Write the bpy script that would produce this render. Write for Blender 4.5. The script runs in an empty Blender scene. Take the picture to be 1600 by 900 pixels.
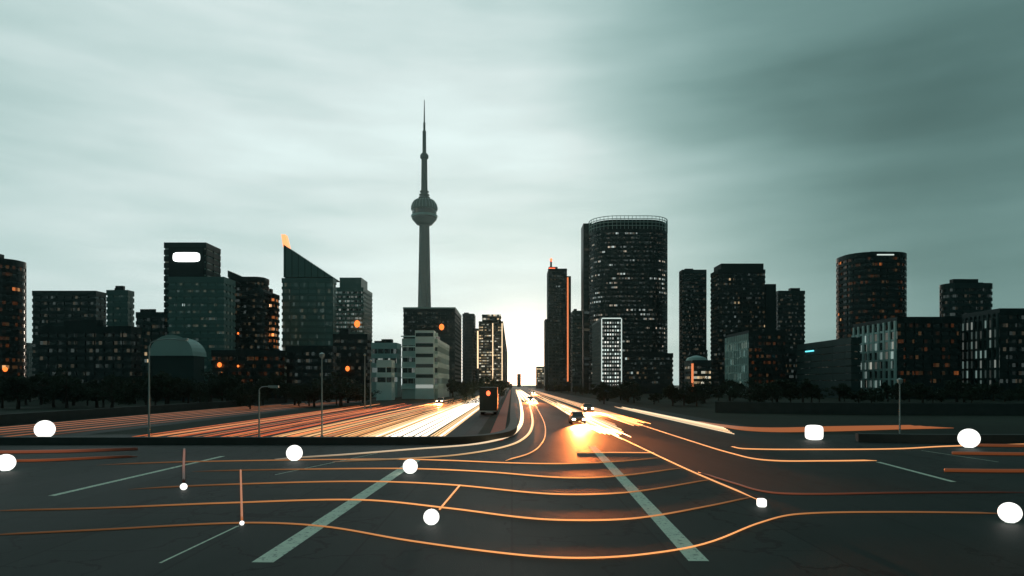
import bpy, math, random
from mathutils import Vector
random.seed(7)
R = math.radians
F, H = 1042.0, 5.0                      # focal length in photo pixels, eye height in metres
sc = bpy.context.scene
col = sc.collection

# ------------------------------------------------------------------ helpers
def X(px, D): return (px - 800) / F * D
def Z(py, D): return H + (600 - py) / F * D
def G(px, py, z=0.0):
    D = (H - z) * F / (py - 600); return (X(px, D), D)

class MB:
    def __init__(s): s.v = []; s.f = []; s.uv = []; s.mi = []; s.at = []
    def quad(s, pts, uv=None, mi=0):
        n = len(s.v); s.v += [tuple(p) for p in pts]
        s.f.append(list(range(n, n + len(pts)))); s.uv.append(uv or [(0, 0)] * len(pts)); s.mi.append(mi)
    def box(s, x0, x1, y0, y1, z0, z1, mi=0):
        p = [(x0,y0,z0),(x1,y0,z0),(x1,y1,z0),(x0,y1,z0),(x0,y0,z1),(x1,y0,z1),(x1,y1,z1),(x0,y1,z1)]
        for f in ((0,3,2,1),(4,5,6,7),(0,1,5,4),(1,2,6,5),(2,3,7,6),(3,0,4,7)):
            s.quad([p[i] for i in f], mi=mi)
    def prism(s, plan, z0, z1, plan2=None, cap=True):
        q = plan2 or plan; n = len(plan); d = 0
        for i in range(n):
            a, b = plan[i], plan[(i+1) % n]; c, e = q[(i+1) % n], q[i]
            L = math.dist(a, b)
            s.quad([(a[0],a[1],z0),(b[0],b[1],z0),(c[0],c[1],z1),(e[0],e[1],z1)],
                   [(d,z0),(d+L,z0),(d+L,z1),(d,z1)]); d += L
        if cap:
            s.quad([(p[0],p[1],z1) for p in q]); s.quad([(p[0],p[1],z0) for p in reversed(plan)])
    def obox(s, a, b, w, z0, z1, out=0.0):
        """box along the segment a-b, thickness w, moved outward by out"""
        dx, dy = b[0]-a[0], b[1]-a[1]; L = math.hypot(dx, dy) or 1; nx, ny = dy/L, -dx/L
        p = [(a[0]+nx*out, a[1]+ny*out), (b[0]+nx*out, b[1]+ny*out),
             (b[0]+nx*(out-w), b[1]+ny*(out-w)), (a[0]+nx*(out-w), a[1]+ny*(out-w))]
        s.prism(p, z0, z1)
    def lathe(s, prof, n=32, cx=0, cy=0):
        for k in range(len(prof)-1):
            (r0,z0),(r1,z1) = prof[k], prof[k+1]
            for i in range(n):
                a, b = 2*math.pi*i/n, 2*math.pi*(i+1)/n
                s.quad([(cx+r0*math.cos(a),cy+r0*math.sin(a),z0),(cx+r0*math.cos(b),cy+r0*math.sin(b),z0),
                        (cx+r1*math.cos(b),cy+r1*math.sin(b),z1),(cx+r1*math.cos(a),cy+r1*math.sin(a),z1)],
                       [(i,z0),(i+1,z0),(i+1,z1),(i,z1)])
    def tube(s, pts, rad, n=8, ry=None):
        """round or elliptical tube through 3-D pts; rad number or list; ry = vertical radius list"""
        rings = []
        for i, p in enumerate(pts):
            p = Vector(p); a = Vector(pts[max(i-1,0)]); b = Vector(pts[min(i+1,len(pts)-1)])
            t = (b-a).normalized(); up = Vector((0,0,1)) if abs(t.z) < .9 else Vector((0,1,0))
            sd = t.cross(up).normalized(); u = sd.cross(t)
            r = rad[i] if isinstance(rad, (list,tuple)) else rad
            rv = r if ry is None else (ry[i] if isinstance(ry,(list,tuple)) else ry)
            rings.append([p + sd*r*math.cos(2*math.pi*k/n) + u*rv*math.sin(2*math.pi*k/n) for k in range(n)])
        m = len(rings)-1
        for i in range(m):
            for k in range(n):
                s.quad([rings[i][k], rings[i+1][k], rings[i+1][(k+1)%n], rings[i][(k+1)%n]],
                       [(i/m,0),((i+1)/m,0),((i+1)/m,1),(i/m,1)])
        s.quad(rings[0], [(0,0)]*n); s.quad(list(reversed(rings[-1])), [(1,0)]*n)
    def build(s, name, mats, parent=None, smooth=False, loc=(0,0,0)):
        me = bpy.data.meshes.new(name)
        me.from_pydata([Vector(v)-Vector(loc) for v in s.v], [], s.f)
        uvl = me.uv_layers.new(name='UVMap')
        flat = [c for u in s.uv for t in u for c in t]; uvl.data.foreach_set('uv', flat)
        mats = mats if isinstance(mats, (list,tuple)) else [mats]
        for m in mats: me.materials.append(m)
        if any(s.mi): me.polygons.foreach_set('material_index', s.mi)
        if smooth:
            import bmesh
            bm = bmesh.new(); bm.from_mesh(me); bmesh.ops.remove_doubles(bm, verts=bm.verts, dist=1e-4); bm.to_mesh(me); bm.free()
            me.polygons.foreach_set('use_smooth', [True]*len(me.polygons))
        o = bpy.data.objects.new(name, me); col.objects.link(o)
        if parent is not None: o.parent = parent
        elif loc != (0,0,0): o.location = loc
        return o

def tag(o, label=None, cat=None, group=None, kind=None):
    if label: o['label'] = label
    if cat: o['category'] = cat
    if group: o['group'] = group
    if kind: o['kind'] = kind
    return o
def empty(name, loc, label, cat, group=None, rz=0):
    o = bpy.data.objects.new(name, None); col.objects.link(o); o.location = loc; o.rotation_euler.z = rz
    o.empty_display_size = .5
    return tag(o, label, cat, group)
def copy_tree(o, parent=None):
    c = o.copy(); col.objects.link(c)
    if parent: c.parent = parent
    for ch in [k for k in bpy.data.objects if k.parent == o]: copy_tree(ch, c)
    return c

# ------------------------------------------------------------------ materials
def nm(name):
    m = bpy.data.materials.new(name); m.use_nodes = True
    nt = m.node_tree; b = nt.nodes['Principled BSDF']; return m, nt, b
def N(nt, t, **k):
    n = nt.nodes.new(t)
    for a, v in k.items():
        if a.startswith('i_'):
            n.inputs[int(a[2:]) if a[2:].isdigit() else a[2:]].default_value = v
        else: setattr(n, a, v)
    return n
def math_(nt, op, a, b=None, c=None):
    n = nt.nodes.new('ShaderNodeMath'); n.operation = op
    for i, v in enumerate((a, b, c)):
        if v is None: continue
        if isinstance(v, (int, float)): n.inputs[i].default_value = v
        else: nt.links.new(v, n.inputs[i])
    return n.outputs[0]
def mixc(nt, fac, a, b):
    n = nt.nodes.new('ShaderNodeMix'); n.data_type = 'RGBA'
    for s, v in ((n.inputs[0], fac), (n.inputs[6], a), (n.inputs[7], b)):
        if isinstance(v, (int, float)): s.default_value = v
        elif isinstance(v, tuple): s.default_value = (*v[:3], 1)
        else: nt.links.new(v, s)
    return n.outputs[2]
def surf(name, c, rough=.6, var=.25, scale=.3, metal=0, spec=.3, bump=0, bscale=20):
    m, nt, b = nm(name)
    tc = N(nt, 'ShaderNodeTexCoord')
    nz = N(nt, 'ShaderNodeTexNoise'); nz.inputs['Scale'].default_value = scale; nz.inputs['Detail'].default_value = 6
    nt.links.new(tc.outputs['Object'], nz.inputs['Vector'])
    nt.links.new(mixc(nt, nz.outputs[0], tuple(x*(1-var) for x in c), tuple(x*(1+var) for x in c)), b.inputs['Base Color'])
    b.inputs['Roughness'].default_value = rough; b.inputs['Metallic'].default_value = metal
    b.inputs['Specular IOR Level'].default_value = spec
    if bump:
        n2 = N(nt, 'ShaderNodeTexNoise'); n2.inputs['Scale'].default_value = bscale; nt.links.new(tc.outputs['Object'], n2.inputs['Vector'])
        bp = N(nt, 'ShaderNodeBump'); bp.inputs['Strength'].default_value = bump; bp.inputs['Distance'].default_value = .05
        nt.links.new(n2.outputs[0], bp.inputs['Height']); nt.links.new(bp.outputs[0], b.inputs['Normal'])
    return m
def glass(name, c=(.02,.035,.035), rough=.18, thr=.62, drop=.3, ca=(1,.85,.6), cb=(.8,1,.95), st=1.2, cw=1.0, mixp=.5, spec=.5, run=.09):
    """dark window glass; rooms behind some panes are lit"""
    m, nt, b = nm(name)
    b.inputs['Base Color'].default_value = (*c, 1); b.inputs['Roughness'].default_value = rough
    b.inputs['Specular IOR Level'].default_value = spec
    uv = N(nt, 'ShaderNodeUVMap'); sx = N(nt, 'ShaderNodeSeparateXYZ'); nt.links.new(uv.outputs[0], sx.inputs[0])
    oi = N(nt, 'ShaderNodeObjectInfo')
    cell = math_(nt, 'FLOOR', math_(nt, 'DIVIDE', sx.outputs[0], cw))
    rnd = math_(nt, 'MULTIPLY', oi.outputs['Random'], 97.0)
    cb1 = N(nt, 'ShaderNodeCombineXYZ'); nt.links.new(cell, cb1.inputs[0]); nt.links.new(rnd, cb1.inputs[1])
    wn = N(nt, 'ShaderNodeTexWhiteNoise', noise_dimensions='3D'); nt.links.new(cb1.outputs[0], wn.inputs[0])
    cb2 = N(nt, 'ShaderNodeCombineXYZ'); nt.links.new(math_(nt, 'MULTIPLY', cell, run), cb2.inputs[0]); nt.links.new(rnd, cb2.inputs[1])
    nz = N(nt, 'ShaderNodeTexNoise'); nz.inputs['Scale'].default_value = 1.0; nz.inputs['Detail'].default_value = 1
    nt.links.new(cb2.outputs[0], nz.inputs['Vector'])
    lit = math_(nt, 'MULTIPLY', math_(nt, 'GREATER_THAN', nz.outputs[0], thr), math_(nt, 'GREATER_THAN', wn.outputs[0], drop))
    sc_ = N(nt, 'ShaderNodeSeparateColor'); nt.links.new(wn.outputs[1], sc_.inputs[0])
    cl = mixc(nt, math_(nt, 'LESS_THAN', sc_.outputs[1], mixp), cb, ca)
    # every room has its own lamp brightness
    nt.links.new(cl, b.inputs['Emission Color'])
    s_lit = math_(nt, 'MULTIPLY', lit, math_(nt, 'MULTIPLY', math_(nt, 'ADD', math_(nt, 'POWER', sc_.outputs[2], 2.0), .12), st))
    faint = math_(nt, 'MULTIPLY', math_(nt, 'GREATER_THAN', sc_.outputs[0], .7), math_(nt, 'MULTIPLY', sc_.outputs[2], .05))
    nt.links.new(math_(nt, 'MAXIMUM', s_lit, faint), b.inputs['Emission Strength'])
    return m
def emit(name, c, st, fade=False):
    m, nt, b = nm(name)
    b.inputs['Base Color'].default_value = (.05,.05,.05,1); b.inputs['Emission Color'].default_value = (*c, 1)
    b.inputs['Emission Strength'].default_value = st; b.inputs['Roughness'].default_value = .5
    if fade:   # glow set weaker towards the tube's outer ends
        uv = N(nt, 'ShaderNodeUVMap'); sx = N(nt, 'ShaderNodeSeparateXYZ'); nt.links.new(uv.outputs[0], sx.inputs[0])
        r = N(nt, 'ShaderNodeValToRGB'); e = r.color_ramp.elements
        e[0].position = 0; e[0].color = (.06,.06,.06,1); e[1].position = 1; e[1].color = (.1,.1,.1,1)
        for p, v in fade: k = e.new(p); k.color = (v,v,v,1)
        nt.links.new(sx.outputs[0], r.inputs[0])
        nt.links.new(math_(nt, 'MULTIPLY', r.outputs[0], st), b.inputs['Emission Strength'])
    return m

M = {}
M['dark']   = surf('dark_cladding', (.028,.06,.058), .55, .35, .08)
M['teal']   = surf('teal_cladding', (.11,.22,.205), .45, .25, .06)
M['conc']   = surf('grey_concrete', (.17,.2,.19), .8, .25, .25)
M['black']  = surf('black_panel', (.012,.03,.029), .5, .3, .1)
M['white']  = surf('pale_panel', (.82,.95,.91), .6, .2, .2)
M['pale']   = surf('pale_frame', (.45,.6,.57), .6, .2, .1)
M['brown']  = surf('brown_stone', (.09,.07,.055), .7, .3, .2)
M['metal']  = surf('galvanised_metal', (.42,.47,.46), .4, .2, 2, metal=.5)
M['roof']   = surf('roof_felt', (.05,.06,.06), .9, .3, .3)
M['shaft']  = surf('tower_concrete', (.05,.08,.076), .85, .25, .03)
M['paint']  = surf('road_paint', (.78,.84,.68), .7, .25, 2.5)
M['car']    = surf('dark_car_paint', (.02,.022,.025), .3, .1, 1, spec=.6)
M['carg']   = surf('grey_car_paint', (.12,.13,.14), .3, .1, 1, spec=.6)
M['rubber'] = surf('rubber', (.015,.015,.015), .9)
M['cglass'] = surf('car_glass', (.01,.015,.018), .08, spec=.6)
M['leaf']   = surf('foliage', (.04,.06,.04), .85, .5, .6, spec=.1)
M['bark']   = surf('bark', (.05,.04,.03), .9, .4, 2)

_m = M['paint']; _nt = _m.node_tree; _b = _nt.nodes['Principled BSDF']; _old = _b.inputs['Base Color'].links[0].from_socket
_tc = N(_nt,'ShaderNodeTexCoord'); _n = N(_nt,'ShaderNodeTexNoise'); _n.inputs['Scale'].default_value = 5; _n.inputs['Detail'].default_value = 9; _n.inputs['Roughness'].default_value = .7
_nt.links.new(_tc.outputs['Object'], _n.inputs['Vector']); _r = N(_nt,'ShaderNodeMapRange'); _r.inputs[1].default_value = .54; _r.inputs[2].default_value = .62; _nt.links.new(_n.outputs[0], _r.inputs[0])
_nt.links.new(mixc(_nt, math_(_nt,'MULTIPLY',_r.outputs[0],.7), _old, (.05,.06,.055)), _b.inputs['Base Color'])
M['g_low']  = glass('glass_few_lit', thr=.76, drop=.4, st=.4)
M['g_big']  = glass('glass_rows_lit', c=(.03,.05,.048), thr=.59, drop=.3, st=.55, ca=(1,.85,.65), cb=(.85,1,.95), run=.06)
M['g_mid']  = glass('glass_some_lit', thr=.68, drop=.35, st=.65, ca=(1,.72,.4))
M['g_org']  = glass('glass_orange_lit', thr=.68, drop=.2, st=1.0, ca=(1,.28,.07), cb=(1,.5,.2), mixp=.7)
M['g_org2'] = glass('glass_orange_dense', thr=.3, drop=.35, st=1.8, ca=(1,.30,.08), cb=(1,.55,.28), mixp=.6, cw=1.5)
M['g_wht']  = glass('glass_white_dense', thr=.1, drop=.04, st=1.25, ca=(.85,1,.93), cb=(1,1,.9), cw=1.25)
M['g_dim']  = glass('glass_dim_dots', thr=.36, drop=.25, st=.22, ca=(.7,1,.92), cb=(.9,1,.9), cw=1.1)
M['g_teal'] = glass('glass_teal_mirror', c=(.14,.28,.26), rough=.3, thr=.68, drop=.4, st=.5)
M['g_warm'] = glass('glass_warm_dense', thr=.44, drop=.3, st=.9, ca=(1,.72,.4), cb=(1,.95,.75), cw=1.6)
M['g_off']  = glass('glass_office', c=(.03,.05,.05), thr=.55, drop=.5, st=.3, ca=(.9,1,.9), cw=1.0)

# ------------------------------------------------------------------ towers
def rect(x0, x1, y0, y1): return [(x0,y0),(x1,y0),(x1,y1),(x0,y1)]
def rrect(x0, x1, y0, y1, r, corners=(1,1,1,1), n=7):
    out = []
    for (cx, cy, a0), on in zip(((x0+r,y0+r,180),(x1-r,y0+r,270),(x1-r,y1-r,0),(x0+r,y1-r,90)), corners):
        if on:
            for k in range(n+1):
                a = R(a0 + 90*k/n); out.append((cx+r*math.cos(a), cy+r*math.sin(a)))
        else:
            out.append({180:(x0,y0),270:(x1,y0),0:(x1,y1),90:(x0,y1)}[a0])
    return out
def inset(plan, d):
    n = len(plan); out = []
    for i in range(n):
        p, a, b = Vector(plan[i]), Vector(plan[i-1]), Vector(plan[(i+1)%n])
        e1 = (p-a).normalized(); e2 = (b-p).normalized()
        n1 = Vector((-e1.y, e1.x)); n2 = Vector((-e2.y, e2.x))
        m = (n1+n2)
        if m.length < 1e-5: m = n1
        m = m.normalized(); k = d/max(m.dot(n1), .3)
        out.append((p.x+m.x*k, p.y+m.y*k))
    return out
def tower(name, label, plan, top, wall='dark', gl='g_low', fh=3.6, band=.6, mull=3.0, mw=.25, z0=0.0, roof='box',
          group='office and apartment towers of the skyline', cat='tower', pod=4.0, recess=.3):
    cx = sum(p[0] for p in plan)/len(plan); cy = sum(p[1] for p in plan)/len(plan)
    P = [(p[0]-cx, p[1]-cy) for p in plan]
    root = empty(name, (cx, cy, z0), label, cat, group)
    if name != 'office_building': fh *= .74; band *= .8
    h = top - z0; nf = max(1, int(round((h-pod-1.2)/fh))); 
    if nf > 96: fh = (h-pod-1.2)/96; nf = 96
    fh = (h-pod-1.2)/nf
    ins = inset(P, recess)
    w = MB(); w.prism(P, 0, pod)
    for k in range(nf):
        a = pod + k*fh; g0 = a + fh*(1-band)
        if k: w.prism(P, a, g0)
        else: w.prism(P, a+.002, g0)
        b = MB(); b.prism(ins, g0-.02, a+fh+.02, cap=False); b.build('window_band', M[gl], root)
    w.prism(P, pod+nf*fh, h)
    n = len(P); d = 0
    for i in range(n):                     # mullions and piers
        a, b = P[i], P[(i+1)%n]; L = math.dist(a, b)
        k0 = math.ceil(d/mull); t = k0*mull - d
        ia, ib = ins[i], ins[(i+1)%n]
        while t < L:
            ux, uy = (b[0]-a[0])/L, (b[1]-a[1])/L
            q0 = (a[0]+ux*(t-mw/2), a[1]+uy*(t-mw/2)); q1 = (a[0]+ux*(t+mw/2), a[1]+uy*(t+mw/2))
            if t > mw and t < L-mw: w.obox(q0, q1, recess+.12, pod-.01, h-.01, out=.06)
            t += mull
        d += L
    w.build('wall', M[wall], root)
    r = MB(); pi = inset(P, .5)
    for i in range(n): r.quad([(P[i][0],P[i][1],h+.004),(P[(i+1)%n][0],P[(i+1)%n][1],h+.004),(P[(i+1)%n][0],P[(i+1)%n][1],h+1.1),(P[i][0],P[i][1],h+1.1)])
    for i in range(n): r.quad([(pi[(i+1)%n][0],pi[(i+1)%n][1],h+.004),(pi[i][0],pi[i][1],h+.004),(pi[i][0],pi[i][1],h+1.1),(pi[(i+1)%n][0],pi[(i+1)%n][1],h+1.1)])
    for i in range(n): r.quad([(P[i][0],P[i][1],h+1.1),(P[(i+1)%n][0],P[(i+1)%n][1],h+1.1),(pi[(i+1)%n][0],pi[(i+1)%n][1],h+1.1),(pi[i][0],pi[i][1],h+1.1)])
    r.quad([(p[0],p[1],h+.006) for p in pi]); rf = r.build('roof', M[wall], root)
    xs = [p[0] for p in P]; ys = [p[1] for p in P]; W = max(xs)-min(xs); Dp = max(ys)-min(ys)
    if roof:
        rnd = random.Random(label); q = MB()
        for j in range(rnd.randint(1, 3)):
            bx = rnd.uniform(-.25,.2)*W; bw = rnd.uniform(.1,.22)*W; bh = rnd.uniform(1.8, 3.6)
            by = rnd.uniform(-.2,.1)*Dp
            q.box(bx-bw, bx+bw, by-.15*Dp+j*.05, by+.15*Dp, h+.01+j*.01, h+bh)
        q.build('plant_room', M['black'], rf)
    if roof == 'mast':
        q = MB(); q.tube([(0,0,h),(0,0,h+9)], [.25,.06], 6); q.build('mast', M['metal'], rf)
    root['_h'] = h; return root
def bx(x0, x1, D, side=None, depth=None):
    if side is not None:
        inner = x0 if x0 > 800 else x1
        D2 = D*(inner-800)/(side-800)
    else: D2 = D + (depth or (x1-x0)/F*D*.8)
    return X(x0,D), X(x1,D), D, D2
def lamp_part(root, x, y, z, r, mat, name='lamp', sy=1.0):
    q = MB(); n = 8
    q.lathe([(0.001,-r),(r*.7,-r*.7),(r,0),(r*.7,r*.7),(0.001,r)], 10)
    r_ = r
    q.v = [(a*.8+x-root.location.x, b*sy+y-root.location.y, c+z-root.location.z) for a,b,c in q.v]
    return q.build(name, mat, root, smooth=True)
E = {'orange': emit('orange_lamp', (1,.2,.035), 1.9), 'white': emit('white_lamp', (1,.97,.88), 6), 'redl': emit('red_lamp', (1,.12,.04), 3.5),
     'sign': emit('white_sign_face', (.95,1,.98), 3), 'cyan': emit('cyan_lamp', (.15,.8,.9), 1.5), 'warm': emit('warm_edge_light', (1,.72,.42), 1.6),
     'ostrip': emit('orange_edge_light', (1,.28,.1), .9), 'wstrip': emit('white_edge_light', (.85,1,.93), .8), 'beacon': emit('pale_orange_beacon', (1,.36,.14), 1.7)}

# ---- left side of the avenue, from the picture's left edge inwards
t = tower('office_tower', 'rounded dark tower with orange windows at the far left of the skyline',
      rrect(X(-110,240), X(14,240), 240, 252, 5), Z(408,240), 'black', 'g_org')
lamp_part(t, X(8,239.4), 239.4, Z(577,239.4), .9, E['orange'])
tower('office_block', 'wide flat-roofed dark block right of the rounded far-left tower', rect(*bx(50,150,300,166)), Z(458,300), 'dark', 'g_low', mull=3.6, roof=None)
tower('office_tower', 'slim teal-grey tower with a wider cap, between the wide dark block and the sign tower',
      rect(*bx(166,200,290,210)), Z(457,290), 'teal', 'g_teal', band=.4, roof='box')
tower('office_block', 'low dark block in front of the wide flat-roofed left block', rect(*bx(60,205,215,222)), Z(515,215), 'black', 'g_low')
tower('apartment_block', 'small dark stepped block left of the tower with the white roof sign', rect(*bx(212,256,260,262)), Z(492,260), 'dark', 'g_mid')
D = 270
t = tower('sign_tower', 'dark stepped tower with a glowing white oblong sign near its top', rect(*bx(256,322,D,345)), Z(383,D), 'dark', 'g_teal', band=.3, mull=6, roof=None)
q = MB(); pts = []
for i in range(24):
    a = 2*math.pi*i/24; cx_, cz_ = X(292,D), Z(402,D)
    ex = math.copysign(abs(math.cos(a))**.35, math.cos(a)); ez = math.copysign(abs(math.sin(a))**.5, math.sin(a))
    pts.append((cx_+ex*X(821,D), cz_+ez*1.9))
for zz, dd in ((0,0),):
    q.quad([(a-t.location.x, D-.5-t.location.y, b) for a,b in pts])
    for i in range(24):
        a, b = pts[i], pts[(i+1)%24]
        q.quad([(a[0]-t.location.x, D-.5-t.location.y, a[1]),(a[0]-t.location.x, D-t.location.y, a[1]),(b[0]-t.location.x, D-t.location.y, b[1]),(b[0]-t.location.x, D-.5-t.location.y, b[1])])
sg = q.build('sign', E['sign'], t)
q = MB(); q.box(X(264,D)-t.location.x, X(319,D)-t.location.x, D-.25-t.location.y, D-.02-t.location.y, Z(434,D), Z(386,D)); q.build('sign_panel', M['black'], t)
tower('office_block', 'teal slab wrapping the foot of the white-sign tower', rect(*bx(262,350,250,368)), Z(437,250), 'teal', 'g_teal', band=.45, roof=None)
tower('office_tower', 'dark tower with a curved sloping top between the sign tower and the wedge tower',
      rrect(X(352,300), X(410,300), 300, 312, 4), Z(436,300), 'black', 'g_mid', roof=None)
# curved sail roof on that tower
D = 300; t = [o for o in bpy.data.objects if o.get('label','').startswith('dark tower with a curved')][0]
q = MB(); prof = [(355,422),(372,430),(390,437),(404,445),(412,456)]
for i in range(4):
    (a,b),(c,d_) = prof[i], prof[i+1]
    for y0,y1 in ((D+.5,D+11.5),):
        xa, xc, zb, zd = X(a,D)-t.location.x, X(c,D)-t.location.x, Z(b,D), Z(d_,D); ya, yb = y0-t.location.y, y1-t.location.y
        q.quad([(xa,ya,zb),(xc,ya,zd),(xc,yb,zd),(xa,yb,zb)]); q.quad([(xa,ya,zb-3),(xc,ya,zd-3),(xc,ya,zd),(xa,ya,zb)])
        q.quad([(xa,yb,zb-3),(xa,yb,zb),(xc,yb,zd),(xc,yb,zd-3)]); q.quad([(xa,ya,zb-3),(xa,yb,zb-3),(xc,yb,zd-3),(xc,ya,zd-3)])
q.build('sail_roof', M['dark'], t)
for (px,py,r) in ((372,521,.5),): lamp_part(t, X(px,299.6), 299.6, Z(py,299.6), r, E['orange'])
tower('office_tower', 'narrow dark tower whose edge is speckled with dense orange windows', rect(*bx(408,428,310,437)), Z(462,310), 'black', 'g_org2', mull=1.5, mw=.3)
D = 320
t = tower('wedge_tower', 'teal glass tower with a steep wedge-shaped crown and a lit orange beacon', rect(*bx(440,520,D,526)), Z(438,D), 'teal', 'g_teal', band=.72, mull=4.2, mw=.18, fh=4.2, roof=None)
q = MB(); x0, x1, z0_, z1_ = X(443,D)-t.location.x, X(520,D)-t.location.x, Z(437,D)+1.2, Z(382,D); ya, yb = D-t.location.y, D+16-t.location.y
q.quad([(x0,ya,z0_),(x1,ya,z0_),(x0,ya,z1_)]); q.quad([(x0,yb,z0_),(x0,yb,z1_),(x1,yb,z0_)])
q.quad([(x0,ya,z1_),(x1,ya,z0_),(x1,yb,z0_),(x0,yb,z1_)]); q.quad([(x0,ya,z0_),(x0,ya,z1_),(x0,yb,z1_),(x0,yb,z0_)]); q.quad([(x0,ya,z0_),(x0,yb,z0_),(x1,yb,z0_),(x1,ya,z0_)])
cr = q.build('wedge_crown', M['teal'], t)
q = MB()
for k in range(7):
    xx = x0 + (x1-x0)*(k+.3)/7.6; zz = z0_ + (z1_-z0_)*(1-(xx-x0)/(x1-x0))
    q.box(xx-.12, xx+.12, ya-.15, ya-.002, z0_, zz)
q.build('fin', M['dark'], cr)
q = MB(); q.prism([(X(442,D)-t.location.x, ya+.3),(X(450,D)-t.location.x, ya+.3),(X(450,D)-t.location.x, ya+4),(X(442,D)-t.location.x, ya+4)], Z(386,D), Z(366,D), [(X(439,D)-t.location.x, ya+.3),(X(445,D)-t.location.x, ya+.3),(X(445,D)-t.location.x, ya+4),(X(439,D)-t.location.x, ya+4)]); q.build('beacon', E['beacon'], t)
D = 360
t = tower('grid_tower', 'gridded teal tower with a rooftop box and orange lamp, beside the wedge tower', rect(*bx(522,568,D,582)), Z(452,D), 'teal', 'g_dim', fh=3.2, mull=2.2, mw=.4, band=.6, roof=None)
q = MB(); q.box(X(528,D)-t.location.x, X(562,D)-t.location.x, 2-10, 8, Z(452,D)+.02, Z(432,D)); q.build('plant_room', M['teal'], t)
lamp_part(t, X(558,D-1), D-1, Z(506,D-1), 2.0, E['orange'])
t = tower('office_block', 'black block standing in front of the gridded tower, small orange lamp on its face', rect(*bx(520,574,270,580)), Z(526,270), 'black', 'g_low', roof='box')
lamp_part(t, X(543,269), 269, Z(576,269), 1.1, E['orange'])
t = tower('office_block', 'black low block with a pair of orange lamps, below the narrow orange-speckled tower', rect(*bx(330,438,232,446)), Z(552,232), 'black', 'g_org', roof=None)
for px,py,r in ((343,570,.9),(372,572,.45)): lamp_part(t, X(px,231.4), 231.4, Z(py,231.4), r, E['orange'])
tower('office_block', 'long low dark block at the foot of the teal wedge tower', rect(*bx(446,520,240,526)), Z(545,240), 'black', 'g_low', roof=None)
# curved-roof hall
D = 200; hall = empty('event_hall', (X(270,D), D+8, 0), 'low hall with a pale arched roof behind the tallest left street lamp', 'hall')
q = MB(); Wd = X(303,D)-X(238,D); 
q.box(-Wd/2, Wd/2, -8, -1, 0, Z(556,D)); hw = q.build('wall', M['dark'], hall)
q = MB(); n = 14
for i in range(n):
    a, b = math.pi*i/n, math.pi*(i+1)/n; zb = Z(556,D)+.01; hh = Z(526,D)-zb
    p0 = (Wd*.52*math.cos(a), zb+hh*math.sin(a)); p1 = (Wd*.52*math.cos(b), zb+hh*math.sin(b))
    q.quad([(p0[0],-9,p0[1]),(p1[0],-9,p1[1]),(p1[0],0,p1[1]),(p0[0],0,p0[1])])
    q.quad([(0,-9,zb),(p0[0],-9,p0[1]),(p1[0],-9,p1[1])]) 
    q.quad([(p0[0],-9.05,p0[1]),(p0[0],-9.05,p0[1]+.5),(p1[0],-9.05,p1[1]+.5),(p1[0],-9.05,p1[1])])
q.build('arched_roof', M['pale'], hall)
# pale office building
D = 225
t = tower('office_building', 'pale six-storey office building with white stair tower, in front of the broad dark block', rect(*bx(628,684,D,702)), Z(534,D), 'pale', 'g_off', fh=3.6, band=.52, mull=2.0, mw=.14, pod=3.4, roof='box')
q = MB(); lx = lambda p: X(p,D)-t.location.x; ly = D-t.location.y
q.box(lx(650), lx(679), ly-2.2, ly+4, Z(632,D), Z(517,D)); st_ = q.build('stair_tower', M['white'], t)
for k in range(6):
    q = MB(); zz = 3.6+k*3.45; q.box(lx(651), lx(678), ly-2.24, ly-2.203, zz, zz+1.2); q.build('window', M['g_off'], st_)
for k in range(6):
    q = MB(); q.box(lx(627), lx(649.5), ly-.8, ly-.07, 3.4+k*3.5, 3.4+k*3.5+.35); q.build('balcony_slab', M['white'], t)
for k in range(6):
    q = MB(); q.box(lx(679.5), lx(684.5), ly-.7, ly-.07, 3.4+k*3.5, 3.4+k*3.5+1.3); q.build('balcony_slab', M['white'], t)
tower('office_building', 'lower pale wing left of the six-storey office building', rect(*bx(580,620,250,627)), Z(540,250), 'pale', 'g_off', fh=3.6, band=.5, mull=2.4, mw=.2, roof='box')
tower('office_building', 'small pale annex low down in front of the lower pale wing', rect(*bx(588,612,205,617)), Z(568,205), 'white', 'g_off', fh=3.6, band=.5, roof=None)
tower('office_block', 'broad dark block below the needle tower, pale rim along its roof and an orange lamp', rect(*bx(630,711,430,721)), Z(485,430), 'black', 'g_low', mull=3, fh=3.7, roof=None)
t = bpy.data.objects[-1] if False else [o for o in bpy.data.objects if o.get('label','').startswith('broad dark block')][0]
q = MB(); P = rect(*bx(629.5,711.5,430,721.5)); P = [(a-t.location.x,b-t.location.y) for a,b in P]
q.prism(P, Z(485,430)+1.2, Z(480,430)); q.build('roof_rim', M['pale'], t)
lamp_part(t, X(690,429), 429, Z(511,429), 2.1, E['orange'])
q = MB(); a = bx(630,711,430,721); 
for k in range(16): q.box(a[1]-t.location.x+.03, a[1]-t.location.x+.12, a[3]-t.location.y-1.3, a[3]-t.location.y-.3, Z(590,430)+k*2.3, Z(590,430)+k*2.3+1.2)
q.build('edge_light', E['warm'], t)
t = tower('apartment_tower', 'slim dark tower immediately right of the broad dark block', rrect(X(722,600), X(741,600), 600, 625, 3), Z(492,600), 'black', 'g_low', roof='box', mull=3.5)
t = tower('apartment_tower', 'thin dark tower with a warm lit edge, tucked behind the slim dark one', rect(*bx(738,747.5,640,749)), Z(515,640), 'dark', 'g_low', roof=None)
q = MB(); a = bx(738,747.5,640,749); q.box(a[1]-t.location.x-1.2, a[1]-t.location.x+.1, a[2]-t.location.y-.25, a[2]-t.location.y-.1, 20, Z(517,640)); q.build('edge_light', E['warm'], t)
D = 560
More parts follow.
